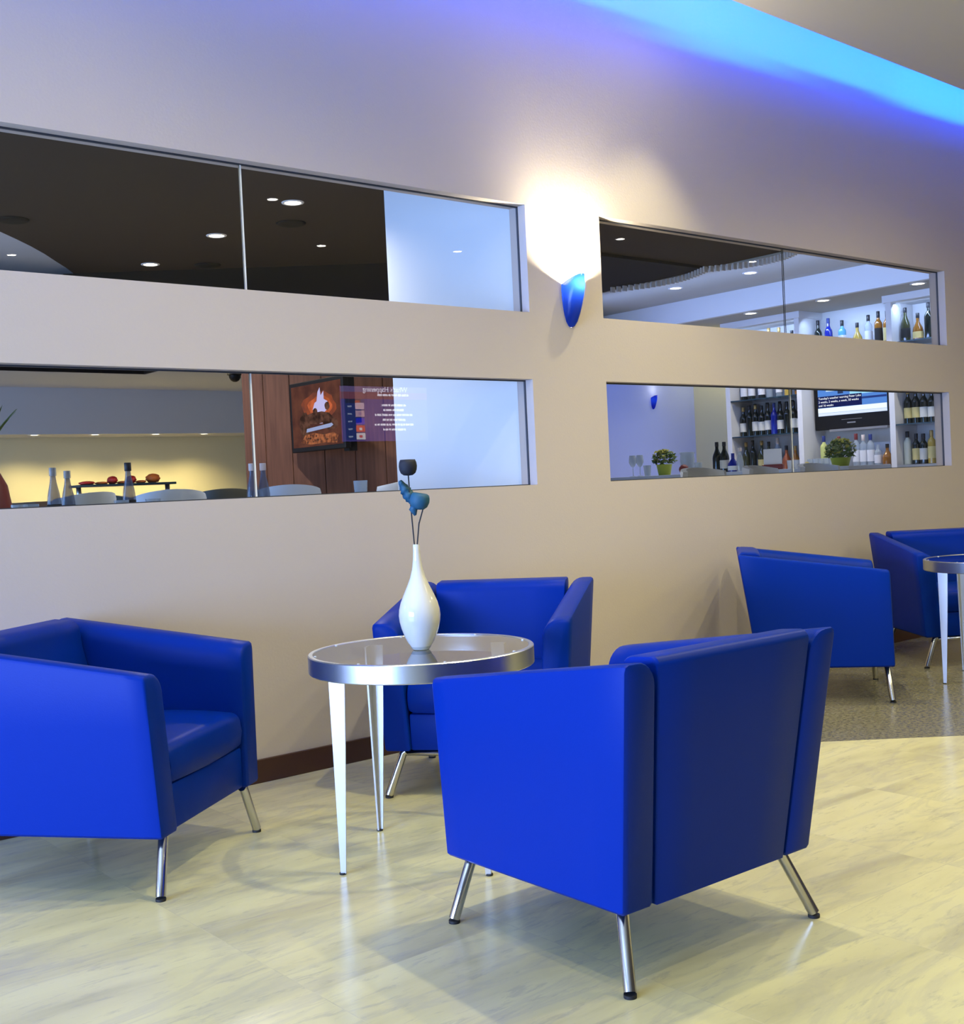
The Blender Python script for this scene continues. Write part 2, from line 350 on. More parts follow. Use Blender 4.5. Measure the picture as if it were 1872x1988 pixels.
# diagonal wood-panelled wall
wa, wb_ = Vector((4.495, 8.285)), Vector((5.95, 7.245)); wd = (wb_-wa).normalized(); wn_ = Vector((wd.y, -wd.x))
bm = B(); L_ = (wb_-wa).length; ang = math.atan2(wd.y, wd.x)
seams = [0.0, .165, .37, .62, .86, 1.10, 1.35, 1.60, L_]
for a, b in zip(seams, seams[1:]): box(bm, a+.004, b-.004, 0, .03, RF, 2.45, bev=.002, seg=1)
box(bm, 0, L_, .012, .1, RF, 2.45)
o = struct('wall_panelled', bm, M['wood']); o.location = (wa.x, wa.y, 0); o.rotation_euler = (0, 0, ang)
bm = B(); box(bm, -1.32, L_, -.004, .1, 2.45, 3.0); o = struct('trim_fascia', bm, M['fascia']); o.location = (wa.x, wa.y, 0); o.rotation_euler = (0, 0, ang)  # upper wall band, its shade put into the near-black colour
# ceilings of the restaurant
brown = [(-2.5, 4.54), (8.1, 4.54), (8.1, 8.4), (6.1, 7.25), (3.52, 9.06), (3.36, 8.82), (3.21, 8.62), (3.05, 8.40), (2.88, 8.19), (2.72, 8.01), (2.57, 7.85), (2.2, 7.55), (1.6, 7.2), (.6, 6.95), (-2.5, 6.9)]
bm = B(); prism(bm, brown, 3.0, 3.05); struct('ceiling_brown', bm, M['brownceil'])
solid('ceiling_grey', M['greyceil'], (-2.5, 4.2, 6.9, 13.0, 3.051, 3.10))
solid('ceiling_low', M['greyceil'], (4.862, 8.5, 8.6, 12.9, 2.45, 2.55), (-2.5, 4.862, 10.88, 12.9, 2.45, 2.55))
solid('ceiling_recess', M['fascia'], (1.5, 4.861, 8.9, 10.879, 2.62, 2.66), (4.835, 4.861, 8.9, 10.85, 2.451, 2.62), (1.5, 4.861, 10.85, 10.879, 2.451, 2.62))
solid('wall_bulkhead', M['greyceil'], (-2.5, 8.5, 12.3, 12.9, 1.965, 2.45))
solid('wall_buffet', M['cream'], (-2.5, 8.5, 12.9, 13.0, RF, 3.1))
solid('wall_restaurant_right', M['cream'], (8.5, 8.6, 8.5, 13.0, RF, 3.1))
# bar side
solid('ceiling_bar', M['beige'], (8.1, 9.24, 4.54, 9.4, 2.985, 3.05))
solid('trim_soffit', M['white'], (9.24, 9.30, 4.54, 9.4, 2.765, 3.0))
solid('ceiling_soffit', M['beige'], (9.30, 10.3, 4.54, 9.4, 2.765, 2.85))
solid('ceiling_dark', M['navy'], (6.05, 8.02, 6.5, 8.0, 2.975, 2.999))
solid('wall_bar_left', M['lavender'], (6.6, 10.2, 8.45, 8.55, RF, 2.70))
solid('wall_bar_back', M['white'], (10.12, 10.25, 4.54, 7.70, RF, 2.765))
solid('wall_bar_cream', M['cream'], (10.12, 10.25, 7.70, 8.45, RF, 2.765))
solid('wall_bar_right', M['white'], (8.6, 10.25, 4.54, 4.60, RF, 2.765))

# ------------------------------------------------------------------ armchairs
def rot2(p, c): return p
def make_armchair(label):
    t = thing('armchair', label, 'armchair', (0, 0, 0))
    Z0, WB, SP, DB, RK, DF, RFR, ZAB, ZAF, AT = .184, .357, .07, .335, .140, .345, .025, .783, .680, .105
    def wo(z): return WB+(z-Z0)*SP
    def yb(z): return -DB-(z-Z0)*RK
    def yf(z): return DF-(z-Z0)*RFR
    lm = M['leather']
    for s in (-1, 1):                                   # padded arm panels, inner top edge well rounded
        def ring(f, ins=0.):                            # f: 0 back .. 1 front
            zt = ZAB+(ZAF-ZAB)*f - ins
            pts = []
            z0 = Z0+ins*.6
            o_ = ins
            def P(x_in, z):                             # x_in: distance inwards from the outer face
                y = yb(z)+(yf(z)-yb(z))*f
                pts.append((s*(wo(z)-x_in), y, z))
            P(o_+.008, z0); P(o_, z0+.008); P(o_, z0+.17); P(o_, z0+.34); P(o_, zt-.016); P(o_+.004, zt-.005); P(o_+.013, zt)
            R = .058; xi = AT-ins
            for a in range(0, 7):
                th = PI/2*a/6; P(xi-R+R*math.sin(th), zt-R+R*math.cos(th))
            P(xi, z0+.30); P(xi, z0+.12); P(xi, z0+.008); P(xi-.008, z0)
            return pts
        bm = B()
        rings = [ring(0, .012), ring(.006, .003), ring(.014)]+[ring(f) for f in (.15, .3, .45, .6, .75, .9)]+[ring(.986), ring(.994, .003), ring(1, .012)]
        loft(bm, rings); obj('armrest', bm, lm, t, 35)
    # back: slab between the arms with a rolled top that stands just proud of them
    def bring(x, ins=0.):
        pts = []; zt = ZAB+.004-ins; th_ = .125; RC = .024
        for z in (Z0+ins, Z0+.2, Z0+.4, zt-RC): pts.append((x, yb(z)+.002+ins, z))
        y0_ = yb(zt-RC)+.002+ins; y1_ = y0_+th_-2*ins
        for a in range(1, 7):
            an = PI/2*a/6; pts.append((x, y0_+RC-RC*math.cos(an), zt-RC+RC*math.sin(an)))
        R2 = .045
        for a in range(0, 7):
            an = PI/2*a/6; pts.append((x, y1_-R2+R2*math.sin(an), zt-R2+R2*math.cos(an)-.004))
        for z in (zt-.10, .56, .44, Z0+ins): pts.append((x, yb(z)+th_-ins+.02*(1 if z < .6 else 0), z))
        return pts
    bm = B(); xs_ = [0, .004, .012]
    def bx(z): return wo(z)-AT-.003
    def bslice(f, ins):                                 # keep the ends parallel to the splayed arms
        return [((f*(wo(p[2])-AT+.012 if False else wo(p[2])-AT-.004)), p[1], p[2]) for p in bring(0, ins)]
    loft(bm, [bslice(-1, .012), bslice(-.99, .003), bslice(-.97, 0), bslice(-.5, 0), bslice(0, 0), bslice(.5, 0), bslice(.97, 0), bslice(.99, .003), bslice(1, .012)])
    obj('backrest', bm, lm, t, 35)
    # front rail and seat cushion
    xw = wo(.3)-AT-.003
    bm = B(); box(bm, -xw, xw, -.20, DF-.016, Z0, .327, bev=.010, seg=2); obj('seat_rail', bm, lm, t, 35)
    bm = B(); 
    def cring(x, ins):
        pts = []; z0, z1 = .331+ins, .452-ins; y0, y1 = -.21, DF-.008-ins
        pts += [(x, y0, z0), (x, y0, z1)]
        pts += [(x, y, z1+.010*math.sin(PI*min(1, max(0, (y-y0)/(y1-y0))))) for y in (-.1, 0, .1, .2)]
        for a in range(0, 7):
            an = PI/2*a/6; pts.append((x, y1-.04+.04*math.sin(an), z1-.035+.035*math.cos(an)))
        pts += [(x, y1+.004, (z0+z1)/2-.01), (x, y1-.002, z0+.012), (x, y1-.012, z0)]
        return pts
    xw = wo(.39)-AT-.002
    loft(bm, [cring(-xw, .022), cring(-xw+.006, .008), cring(-xw+.025, 0), cring(-xw*.5, -.003), cring(0, -.005), cring(xw*.5, -.003), cring(xw-.025, 0), cring(xw-.006, .008), cring(xw, .022)])
    obj('seat_cushion', bm, lm, t, 40)
    bm = B(); box(bm, -.30, .30, -.30, .30, Z0-.006, Z0+.02); obj('underside', bm, M['rubber'], t)
    # tubular steel legs, each pair joined by a bent bar under the seat
    for sy, fy, ty in ((1, .327, .312), (-1, -.342, -.278)):
        if sy > 0:
            bm = B(); tube(bm, [(-.29, ty, Z0-.012), (.29, ty, Z0-.012)], .011, 10); obj('leg_bar', bm, M['chrome'], t, True)
        for sx in (-1, 1):
            foot = Vector((sx*.352, fy, .0121)); top = Vector((sx*(.292 if sy > 0 else .302), ty, Z0-.012))
            bm = B(); tube(bm, [foot, top, top+Vector((-sx*.012, 0, .008))], .0155, 14)
            lg = obj('leg', bm, M['chrome'], t, 40)
            d = (foot-top).normalized(); bm = B(); tube(bm, [foot-Vector((0, 0, .012)), foot-Vector((0, 0, .004))], .0158, 14); obj('foot_cap', bm, M['rubber'], lg, 40)
    return t
D = math.radians
ch = make_armchair('blue leather armchair seen from behind, nearest to the camera, right of the side table')
ch.location = (2.303, 2.225, 0); ch.rotation_euler = (0, 0, D(-1.0)); ch['group'] = 'blue lounge armchairs'
c1 = dup(ch, (1.540, 3.822, 0), D(217.4), 'blue leather armchair at the left edge of the photo, facing the glass side table', 'blue lounge armchairs')
for o in list(c1.children):
    if o.name.startswith('leg_bar'): bpy.data.objects.remove(o)
dup(ch, (3.083, 3.714, 0), D(128.2), 'blue leather armchair against the wall behind the white vase and glass side table', 'blue lounge armchairs')
dup(ch, (5.464, 3.764, 0), D(218.7), 'blue leather armchair on dark granite, flat side towards us, left of the far table', 'blue lounge armchairs')
dup(ch, (6.915, 3.739, 0), D(142.4), 'blue leather armchair at the right edge, farthest away, behind the far round table', 'blue lounge armchairs')

# ------------------------------------------------------------------ glass-topped round side tables
def make_table(label):
    t = thing('side_table', label, 'table')
    R, ZT = .371, .675
    bm = B(); n = 72
    loft(bm, [[((R-i_)*math.cos(2*PI*k/n), (R-i_)*math.sin(2*PI*k/n), z) for k in range(n)] for i_, z in ((.020, ZT-.060), (.003, ZT-.060), (0, ZT-.057), (0, ZT-.003), (.003, ZT), (.015, ZT), (.017, ZT-.002), (.020, ZT-.060))], cap=False)
    obj('table_rim', bm, M['alu'], t, 40)
    bm = B(); lathe(bm, [(R-.018, ZT-.010), (R-.018, ZT-.002)], 72); obj('table_top', bm, M['tglass'], t, 40)
    for k in range(4):
        a = PI*.977-k*PI/2; ca, sa = math.cos(a), math.sin(a)
        def leg_ring(z):
            f = z/(ZT-.06); bl = .017+.037*min(1, f); th = .006; ro = .338+.010*f
            L2 = [(0, 0), (-1, 1), (-1-.0, 1)]
            q = .7071
            pts = [(ro, 0), (ro-bl*q, bl*q), (ro-bl*q-th*q, bl*q-th*q), (ro-2*th*q, 0), (ro-bl*q-th*q, -bl*q+th*q), (ro-bl*q, -bl*q)]
            return [(x*ca-y*sa, x*sa+y*ca, z) for x, y in pts]
        bm = B(); loft(bm, [leg_ring(z) for z in (.004, .2, .4, ZT-.02)]); lg = obj('leg', bm, M['aluleg'], t)
        bm = B(); x, y = .330*ca, .330*sa; lathe(bm, [(.011, 0), (.011, .006)], 12, (x, y, 0)); obj('foot_pad', bm, M['rubber'], lg)
    for k in range(8):
        a = k*PI/4+.35; bm = B(); lathe(bm, [(.0045, ZT-.002), (.0045, ZT+.001)], 8, ((R-.022)*math.cos(a), (R-.022)*math.sin(a), 0)); obj('glass_stud', bm, M['joint'], t)
    return t
tb = make_table('round glass-topped metal side table holding the white vase'); tb.location = (2.301, 3.117, 0); tb['group'] = 'round glass side tables'
dup(tb, (6.32, 3.20, 0), D(-25), 'round metal side table cut off by the right edge, among the far chairs', 'round glass side tables')

# ------------------------------------------------------------------ vase and flowers
VX, VY, VZ = 2.285, 3.095, .6745
vs_t = thing('vase', 'white teardrop ceramic vase with long thin neck on the glass side table', 'vase', (VX, VY, VZ))
prof = [(.026, .0), (.030, .004), (.034, .012), (.044, .026), (.053, .046), (.0615, .070), (.0665, .092), (.0685, .112), (.0665, .132), (.060, .156), (.048, .184), (.036, .210), (.026, .234), (.018, .262), (.0135, .292), (.0115, .322), (.0115, .340), (.0105, .3435), (.0085, .342), (.0085, .25), (.0085, .2)]
bm = B(); lathe(bm, prof, 48, closed_ends=False); bm.faces.ensure_lookup_table(); obj('vase_body', bm, M['vase'], vs_t, 60)
bm = B(); lathe(bm, [(.0262, 0), (.0300, .0035), (.0338, .0105), (.0325, .0115), (.0, .0115)], 36); obj('vase_foot', bm, M['clear'], vs_t, 40)
# tall dark pod
f1 = thing('dried_flower', 'dark navy cup-shaped dried flower on the taller stem in the white vase', 'flower', (VX, VY, VZ+.2), group='dried flowers in the vase')
Z = VZ+.2
def sub(p): return (p[0]-VX, p[1]-VY, p[2]-Z)
bm = B(); tube(bm, [sub((2.284, 3.098, .90)), sub((2.283, 3.103, 1.02)), sub((2.281, 3.109, 1.13)), sub((2.280, 3.114, 1.245))], .0022, 8); obj('stem', bm, M['stem'], f1, True)
pod = [(.003, -.028), (.015, -.0265), (.024, -.020), (.0285, -.009), (.0300, .003), (.0285, .015), (.0245, .0245), (.0235, .0245), (.025, .012), (.020, -.005), (.0, -.012)]
bm = B(); lathe(bm, pod, 28, sub((2.280, 3.114, 1.271))); obj('flower_head', bm, M['poddark'], f1, True)
# lower teal bud with ruffled leaf
f2 = thing('dried_flower', 'teal tulip-shaped flower with ruffled leaf on the shorter bent stem in the vase', 'flower', (VX, VY, VZ+.2), group='dried flowers in the vase')
bm = B(); tube(bm, [sub((2.286, 3.095, .90)), sub((2.290, 3.096, 1.02)), sub((2.297, 3.091, 1.085)), sub((2.309, 3.085, 1.125)), sub((2.312, 3.083, 1.14))], .0022, 8)
tube(bm, [sub((2.287, 3.096, .95)), sub((2.292, 3.097, 1.03)), sub((2.299, 3.093, 1.09))], .0016, 8); obj('stem', bm, M['stem'], f2, True)
bm = B(); lathe(bm, [(.004, -.030), (.018, -.027), (.028, -.018), (.0325, -.003), (.0320, .010), (.0285, .020), (.0215, .0245), (.0205, .0235), (.024, .010), (.018, -.005), (.0, -.010)], 28)
bmesh.ops.transform(bm, matrix=Matrix.Translation(sub((2.304, 3.091, 1.160))) @ Matrix.Rotation(.20, 4, Vector((.638, .769, 0))), verts=bm.verts); obj('flower_head', bm, M['teal'], f2, True)
bm = B(); tube(bm, [sub((2.296, 3.098, 1.150)), sub((2.286, 3.105, 1.130)), sub((2.291, 3.100, 1.112))], [.013, .014, .004], 10); obj('petal', bm, M['teal'], f2, True)
bm = B(); base_, tip_ = Vector(sub((2.290, 3.106, 1.150))), Vector(sub((2.257, 3.131, 1.228))); ax_ = (tip_-base_); sd = Vector((.62, -.5, .5)).cross(ax_).normalized(); sw_ = Vector((.70, -.58, .3)).normalized()
sw_ = (sw_-ax_.normalized()*sw_.dot(ax_.normalized())).normalized()
ra, rb = [], []
for k in range(15):
    f = k/14; c = base_+ax_*f; wv = (.006+.013*math.sin(PI*min(1, f*1.02)**.8))*(1+.13*math.sin(k*2.6)); c = c+sd*.003*math.sin(k*1.6)
    ra.append((c-sw_*wv, c+sw_*wv, c+sd*.002)); 
vv = [[bm.verts.new(a), bm.verts.new(m_+sd*.004), bm.verts.new(b), bm.verts.new(m_-sd*.003)] for a, b, m_ in ra]
for p, q in zip(vv, vv[1:]):
    for k in range(4): bm.faces.new((p[k], p[(k+1) % 4], q[(k+1) % 4], q[k]))
bm.faces.new(vv[0][::-1]); bm.faces.new(vv[-1]); obj('leaf', bm, M['teal'], f2, True)

# ------------------------------------------------------------------ wall sconce
def make_sconce(label, loc, power, grp='blue glass wall sconces', shade=None):
    t = thing('wall_sconce', label, 'wall lamp', loc, group=grp)
    prof = [(0.004, 0.0), (.020, .006), (.035, .028), (.046, .062), (.054, .105), (.0585, .150), (.060, .190), (.058, .222)]
    def ringpts(scale_in):
        R_ = []
        for r, z in prof:
            row = []
            for k in range(25):
                a = PI*k/24; rx = max(.001, r-scale_in); out = (r*(1.2+5.2*z) if r > .006 else .004)-scale_in
                lean = z+(.045*math.sin(a) if z > .2 else .02*math.sin(a)*(z/.2))
                row.append((rx*math.cos(a), -max(.001, out)*math.sin(a)*.75, lean+(scale_in if z < .01 else 0)))
            R_.append(row)
        return R_
    bm = B(); o_, i_ = ringpts(0), ringpts(.004)
    ov = [[bm.verts.new(p) for p in r] for r in o_]; iv = [[bm.verts.new(p) for p in r] for r in i_]; ivset = {v for r in iv for v in r}
    for a, b in zip(ov, ov[1:]):
        for k in range(24): bm.faces.new((a[k], a[k+1], b[k+1], b[k]))
    for a, b in zip(iv, iv[1:]):
        for k in range(24): bm.faces.new((a[k+1], a[k], b[k], b[k+1]))
    for k in range(24): bm.faces.new((ov[-1][k], ov[-1][k+1], iv[-1][k+1], iv[-1][k]))
    bm.faces.new(ov[0])
    for k in (0, 24):
        for j in range(len(prof)-1): bm.faces.new((ov[j][k], ov[j+1][k], iv[j+1][k], iv[j][k]))
    inner = [f for f in bm.faces if any(v in ivset for v in f.verts) and all(v in ivset for v in f.verts)]
    for f in inner: f.material_index = 1
    so = obj('lamp_shade', bm, shade or M['sconce'], t, True); so.data.materials.append(M['glassin'])
    bm = B(); box(bm, -.03, .03, -.004, -.0005, .06, .18, bev=.001, seg=1); obj('back_plate', bm, M['white'], t)
    bm = B(); lathe(bm, [(.009, .13), (.013, .145), (.013, .19), (.007, .20)], 16, (0, -.035, 0)); obj('bulb', bm, emat('sconce_bulb_glow', (1, .96, .82), 30 if power > 5 else 3), t, True)
    l = bpy.data.lights.new('sconce_lamp', 'POINT'); l.energy = power; l.color = (1, .90, .62); l.shadow_soft_size = .022
    lo = bpy.data.objects.new('sconce_lamp', l); COL.objects.link(lo); lo.location = (loc[0], loc[1]-.075, loc[2]+.215)
    return t
make_sconce('blue glass wall sconce glowing white above, on the wall between the upper windows', (4.335, 4.4195, 2.008), 180.0)
sc2 = make_sconce('small lit blue wall sconce on the violet wall seen through the lower right window', (9.45, 8.4495, 1.945), .30, shade=sconce_mat(120.)); sc2.scale = (.55, .55, .55)

# ------------------------------------------------------------------ downlights
def downlight(x, y, z, label, grp, power=0, r=.045, color=WHITE, m='lamp', ang=110):
    t = thing('downlight', label, 'ceiling light', (x, y, z), group=grp)
    n = 24; bm = B()
    loft(bm, [[(q*math.cos(2*PI*k/n), q*math.sin(2*PI*k/n), zz) for k in range(n)] for q, zz in ((r, -.001), (r+.004, -.006), (r+.018, -.004), (r+.020, -.0005))], cap=False); obj('trim_ring', bm, M['white'], t, True)
    bm = B(); lathe(bm, [(r, -.003), (0, -.004)], n); obj('lamp_lens', bm, M[m], t)
    if power: spot('downlight_lamp', (x, y, z-.02), (x, y, 0), power, color, ang, .7, r*.8)
    return t
for x, y, p in LOBBY: downlight(x, y, HC, 'recessed white ceiling downlight in the lobby ceiling above the frame', 'lobby ceiling downlights', m='lamplobby')
nth = ['nearest', 'middle', 'farthest']
for i, (x, y) in enumerate(((3.822, 6.282), (3.834, 7.313), (3.851, 8.42))):
    downlight(x, y, 3.0, nth[i]+' of the three oval lit downlights in the brown ceiling, upper left window', 'restaurant downlights', 120, .05, ang=150)
downlight(5.46, 10.488, 2.45, 'lit downlight in the grey ceiling beside the black dome camera, lower left window', 'restaurant downlights', 60, .05)
nm = ['leftmost', 'second from left', 'third from left', 'rightmost']
downlight(5.0, 6.35, 3.0, 'unseen downlight added behind the partition to brighten the wood wall', 'restaurant downlights', 50, .05, ang=130)  # added out of view to brighten the wood panels
for i, x in enumerate((4.281, 4.926, 5.616, 6.202)):
    downlight(x, 12.37, 1.965, nm[i]+' of the four lamps under the yellow-lit buffet bulkhead', 'buffet downlights', 42, .045, (1, .80, .38), ang=140)
for i, (x, y) in enumerate(((8.566, 7.315), (8.581, 6.465))):
    downlight(x, y, 2.985, ('left', 'right')[i]+' of the two lit downlights in front of the blue soffit, upper right window', 'bar ceiling downlights', 35, .05)
for i, y in enumerate((7.09, 6.274, 5.332)):
    downlight(9.39, y, 2.765, nth[2-i]+' of the three downlights under the soffit above the bar shelves', 'bar soffit downlights', 30, .05, ang=130)
for x, y, k in ((2.528, 7.48, 'far left'), (4.092, 6.761, 'right of the glass joint'), (4.239, 8.254, 'above the black fascia')):
    bm = B(); lathe(bm, [(.10, -.002), (.085, -.012), (.05, -.016), (0, -.016)], 24); o = obj('ceiling_vent', bm, M['fascia'], None, True)
    o.location = (x, y, 3.0); tag(o, 'dark round speaker grille in the brown ceiling, '+k, 'speaker', 'ceiling speakers')
bm = B(); lathe(bm, [(.075, -.001), (.075, -.03), (.062, -.035)], 24); lathe(bm, [(.06, -.03), (.056, -.06), (.04, -.085), (.018, -.098), (0, -.10)], 24)
o = obj('dome_camera', bm, M['black'], None, 50); o.location = (5.60, 10.45, 2.45); tag(o, 'black dome security camera on the grey ceiling at the wood wall corner', 'camera')
area('bar_fill_light', (8.10, 6.5, 2.60), (1, 0, .05), 3.6, .06, 22, (0.30, 0.46, 1.0))  # added unseen fill hung in mid-air, tints soffit and shelves blue
spot('cream_wall_fill', (9.88, 7.92, 2.74), (10.0, 7.95, 0), 14, (1, .88, .35), 150, .8, .04)  # unseen spot added to warm the cream wall

# ------------------------------------------------------------------ wavy louvre on the bar ceiling
def louvre(pts, label):
    bm = B()
    P_ = [Vector(p) for p in pts]; n = 22
    for k in range(n):
        f = k/(n-1)*(len(P_)-1); i = min(int(f), len(P_)-2); p = P_[i].lerp(P_[i+1], f-i)
        box(bm, p.x-.045, p.x, p.y-.009, p.y+.009, 2.925, 2.974)
    o = obj('ceiling_louvre', bm, M['white']); return tag(o, label, 'ceiling louvre', 'wavy slatted ceiling features')
def arc(y0, y1, xb, bul): return [(xb+bul*math.sin(PI*k/10), y0+(y1-y0)*k/10) for k in range(11)]
louvre(arc(7.50, 6.42, 7.93, .17), 'left wavy slatted louvre hanging from the dark ceiling, upper right window')
louvre(arc(6.38, 5.50, 7.96, .17), 'right wavy slatted louvre hanging from the dark ceiling near the glass joint')

# ------------------------------------------------------------------ television screens
def plate(bm, u0, u1, v0, v1, d0, d1): box(bm, u0, u1, d0, d1, v0, v1)
def text(s, size, m, parent, loc, rot, align='LEFT', name='lettering'):
    c = bpy.data.curves.new(name, 'FONT'); c.body = s; c.size = size; c.align_x = align; c.extrude = .0005
    o = bpy.data.objects.new(name, c); COL.objects.link(o)
    dg = bpy.context.evaluated_depsgraph_get(); me = bpy.data.meshes.new_from_object(o.evaluated_get(dg)); me.materials.append(m)
    bpy.data.objects.remove(o); o = bpy.data.objects.new(name, me); COL.objects.link(o); o.parent = parent; o.location = loc; o.rotation_euler = rot; return o
# fireplace picture on the wood wall, swung out on its bracket; local x runs along the screen, y into the set
tv = thing('television', 'wall-mounted television showing a log fire, on the brown panelled wall', 'television', (4.75, 8.00, 1.533), D(-90))
W_, H_ = .76, .535
bm = B(); box(bm, 0, W_, 0, .05, 0, H_, bev=.006); obj('casing', bm, M['black'], tv)
def cell(bm, u0, u1, v0, v1, y=-.0015): box(bm, u0, u1, y, y+.0012, v0, v1)
scr = B(); cell(scr, .03, W_-.03, .035, H_-.03); sc = obj('screen', scr, emat2('fire_dark_glow', (.09, .035, .03), (.16, .06, .04), .8, 7), tv)
def blob(pts, m, name, y):
    bm = B(); vsf = [bm.verts.new((u, y, v)) for u, v in pts]; vsb = [bm.verts.new((u, y+.001, v)) for u, v in pts]
    bm.faces.new(vsf); bm.faces.new(vsb[::-1]); n = len(pts)
    for k in range(n): bm.faces.new((vsf[k], vsf[(k+1) % n], vsb[(k+1) % n], vsb[k]))
    return obj(name, bm, m, sc)
def oval(cx, cy, rx, ry, n=20, j=.0): return [(cx+rx*math.cos(2*PI*k/n)*(1+j*math.sin(5*k)), cy+ry*math.sin(2*PI*k/n)*(1+j*math.cos(3*k))) for k in range(n)]
blob(oval(.42, .33, .24, .11, j=.1), emat2('fire_red_glow', (.16, .05, .035), (.30, .07, .03), 1, 10), 'fire_glow', -.003)
blob(oval(.44, .33, .17, .075, j=.1), emat2('fire_orange', (.34, .08, .03), (.58, .13, .05), 1, 16), 'fire_glow', -.0045)
blob([(.34, .31), (.37, .36), (.40, .37), (.42, .44), (.45, .47), (.46, .41), (.50, .44), (.50, .38), (.55, .36), (.56, .31), (.50, .28), (.47, .20), (.43, .20), (.42, .28)], emat('fire_lilac_flame', (.55, .52, .85), 1.0), 'flame', -.006)
for cx, cy, rx, ry in ((.375, .295, .032, .026), (.545, .325, .034, .03), (.40, .245, .21, .045), (.22, .20, .075, .10), (.585, .19, .10, .045)): blob(oval(cx, cy, rx, ry, j=.06), emat2('charred_log', (.035, .018, .014), (.13, .06, .042), 1, 18), 'log', -.0075)
blob([(.24, .145), (.58, .165), (.62, .18), (.60, .195), (.25, .172)], emat('pale_embers', (.32, .38, .62), 1), 'ember', -.009)
blob([(.16, .07), (.30, .05), (.50, .055), (.66, .045), (.68, .10), (.62, .125), (.48, .115), (.36, .135), (.22, .125)], emat2('orange_embers', (.11, .04, .025), (.42, .14, .06), 1, 30), 'ember', -.009)
for k in range(14): blob(oval(random.uniform(.18, .66), random.uniform(.06, .125), random.uniform(.006, .02), random.uniform(.004, .010), 8), bpy.data.materials['charred_log'], 'coal', -.0105)
bm = B(); box(bm, .46, .54, .05, .30, .20, .30); box(bm, .66, .73, .05, .12, -.02, H_+.0); box(bm, .60, .76, .05, .09, .05, .12); obj('bracket', bm, M['black'], tv)
# news channel above the bar
tv = thing('television', 'black television showing a news channel in the niche between the bar shelves', 'television', (9.93, 6.785, 1.60), D(-90))
W_, H_ = .82, .52
bm = B(); box(bm, 0, W_, 0, .06, 0, H_, bev=.008); obj('casing', bm, M['black'], tv)
bm = B(); box(bm, .18, .80, -.03, .05, -.022, 0); obj('sound_bar', bm, M['grey'], tv)
scr = B(); cell(scr, .045, W_-.03, .135, H_-.03); sc = obj('screen', scr, emat('news_blue', (.10, .28, .78), 1.0), tv)
def rect(u0, u1, v0, v1, col, s=1., y=-.003, name='picture_area'):
    bm = B(); cell(bm, u0, u1, v0, v1, y); return obj(name, bm, emat('news_'+name, col, s), sc)
rect(.40, .79, .32, .49, (.35, .75, 1.0), 1.1); rect(.046, .14, .40, .46, (.03, .05, .14)); rect(.14, .24, .37, .46, (.65, .85, 1.0), 1.1, -.004); rect(.27, .33, .34, .42, (.02, .04, .12), 1, -.005); rect(.40, .55, .35, .44, (.08, .22, .5), 1, -.004)
blob([(.50, .42), (.79, .37), (.79, .44), (.60, .45)], emat('news_pale', (.75, .95, 1.0), 1.1), 'picture_area', -.005)
rect(.046, .53, .215, .325, (.005, .012, .10), 1, -.006, 'caption_bar'); rect(.53, .79, .27, .29, (.02, .05, .25), 1, -.006, 'caption_bar')
rect(.046, .79, .165, .212, (.85, .96, 1.0), 1.2, -.006, 'ticker_bar'); rect(.046, .79, .136, .163, (.75, .86, 1.0), 1.1, -.005, 'ticker_bar')
wt = emat('news_white_text', (.9, .95, 1.0), 1.2)
for i, s in enumerate(("Tuesday's weather warning Peter Lake", "2 weeks, 2 weeks, a week, 50 weeks", "and 16 weeks")): text(s, .030, wt, sc, (.055, -.0075, .296-.034*i), (PI/2, 0, 0))
bm = B(); box(bm, .36, .45, -.002, 0, .050, .062); obj('badge', bm, M['grey'], tv); bm = B(); box(bm, .30, .52, -.002, 0, .086, .090); obj('trim_strip', bm, M['grey'], tv)
# exchange-rate board on the rear wall of the lobby, facing the windows
bd = thing('information_screen', 'wall screen of white lines and flags on the rear lobby wall', 'screen', (10.58, -4.99, 1.935), D(180))
W_, H_ = 1.52, .78
bm = B(); box(bm, -.02, W_+.02, 0, -.05+.05, -.02, H_+.02) if False else box(bm, -.02, W_+.02, -.045, -.004, -.02, H_+.02, bev=.005); obj('casing', bm, M['black'], bd)
BS = 7.5
scr = B(); box(scr, 0, W_, -.0475, -.0455, 0, H_); sc = obj('screen', scr, emat('board_violet', (.10, .08, .46), BS*.75), bd)
def brect(u0, u1, v0, v1, col, s=1., y=-.049, name='panel'):
    bm = B(); box(bm, u0, u1, y-.001, y, v0, v1); return obj(name, bm, emat('board_'+name, col, s*BS), sc)
brect(0, W_, .60, H_, (.30, .09, .16), .8); brect(0, W_, .70, H_, (.22, .16, .42), .8, -.0505)
brect(1.12, 1.45, .02, .60, (.02, .05, .30), .8, -.0505); brect(1.18, 1.44, .54, .60, (.02, .03, .12), .7, -.052)
brect(1.20, 1.28, .545, .58, (.6, .08, .05), .8, -.053, 'flag')
for k, (c1, c2) in enumerate((((.75, .55, .75), (.7, .5, .6)), ((.70, .45, .60), (.55, .30, .55)), ((.02, .03, .75), (.02, .03, .75)), ((.85, .10, .08), (.95, .9, .95)), ((.9, .9, 1.0), (.8, .1, .15)))):
    v = .455-.107*k; brect(1.13, 1.28, v, v+.09, c1, 1, -.053, 'flag'); brect(1.18, 1.23, v+.025, v+.06, c2, 1, -.055, 'flag'); brect(1.34, 1.41, v+.03, v+.05, (.55, .65, .9), .8, -.053, 'code')
bt = emat('board_text', (.85, .85, 1.0), BS*1.7)
def btext(s, size, x, z, al='CENTER'): text(s, size, bt, sc, (x, -.056, z), (PI/2, 0, 0), al)
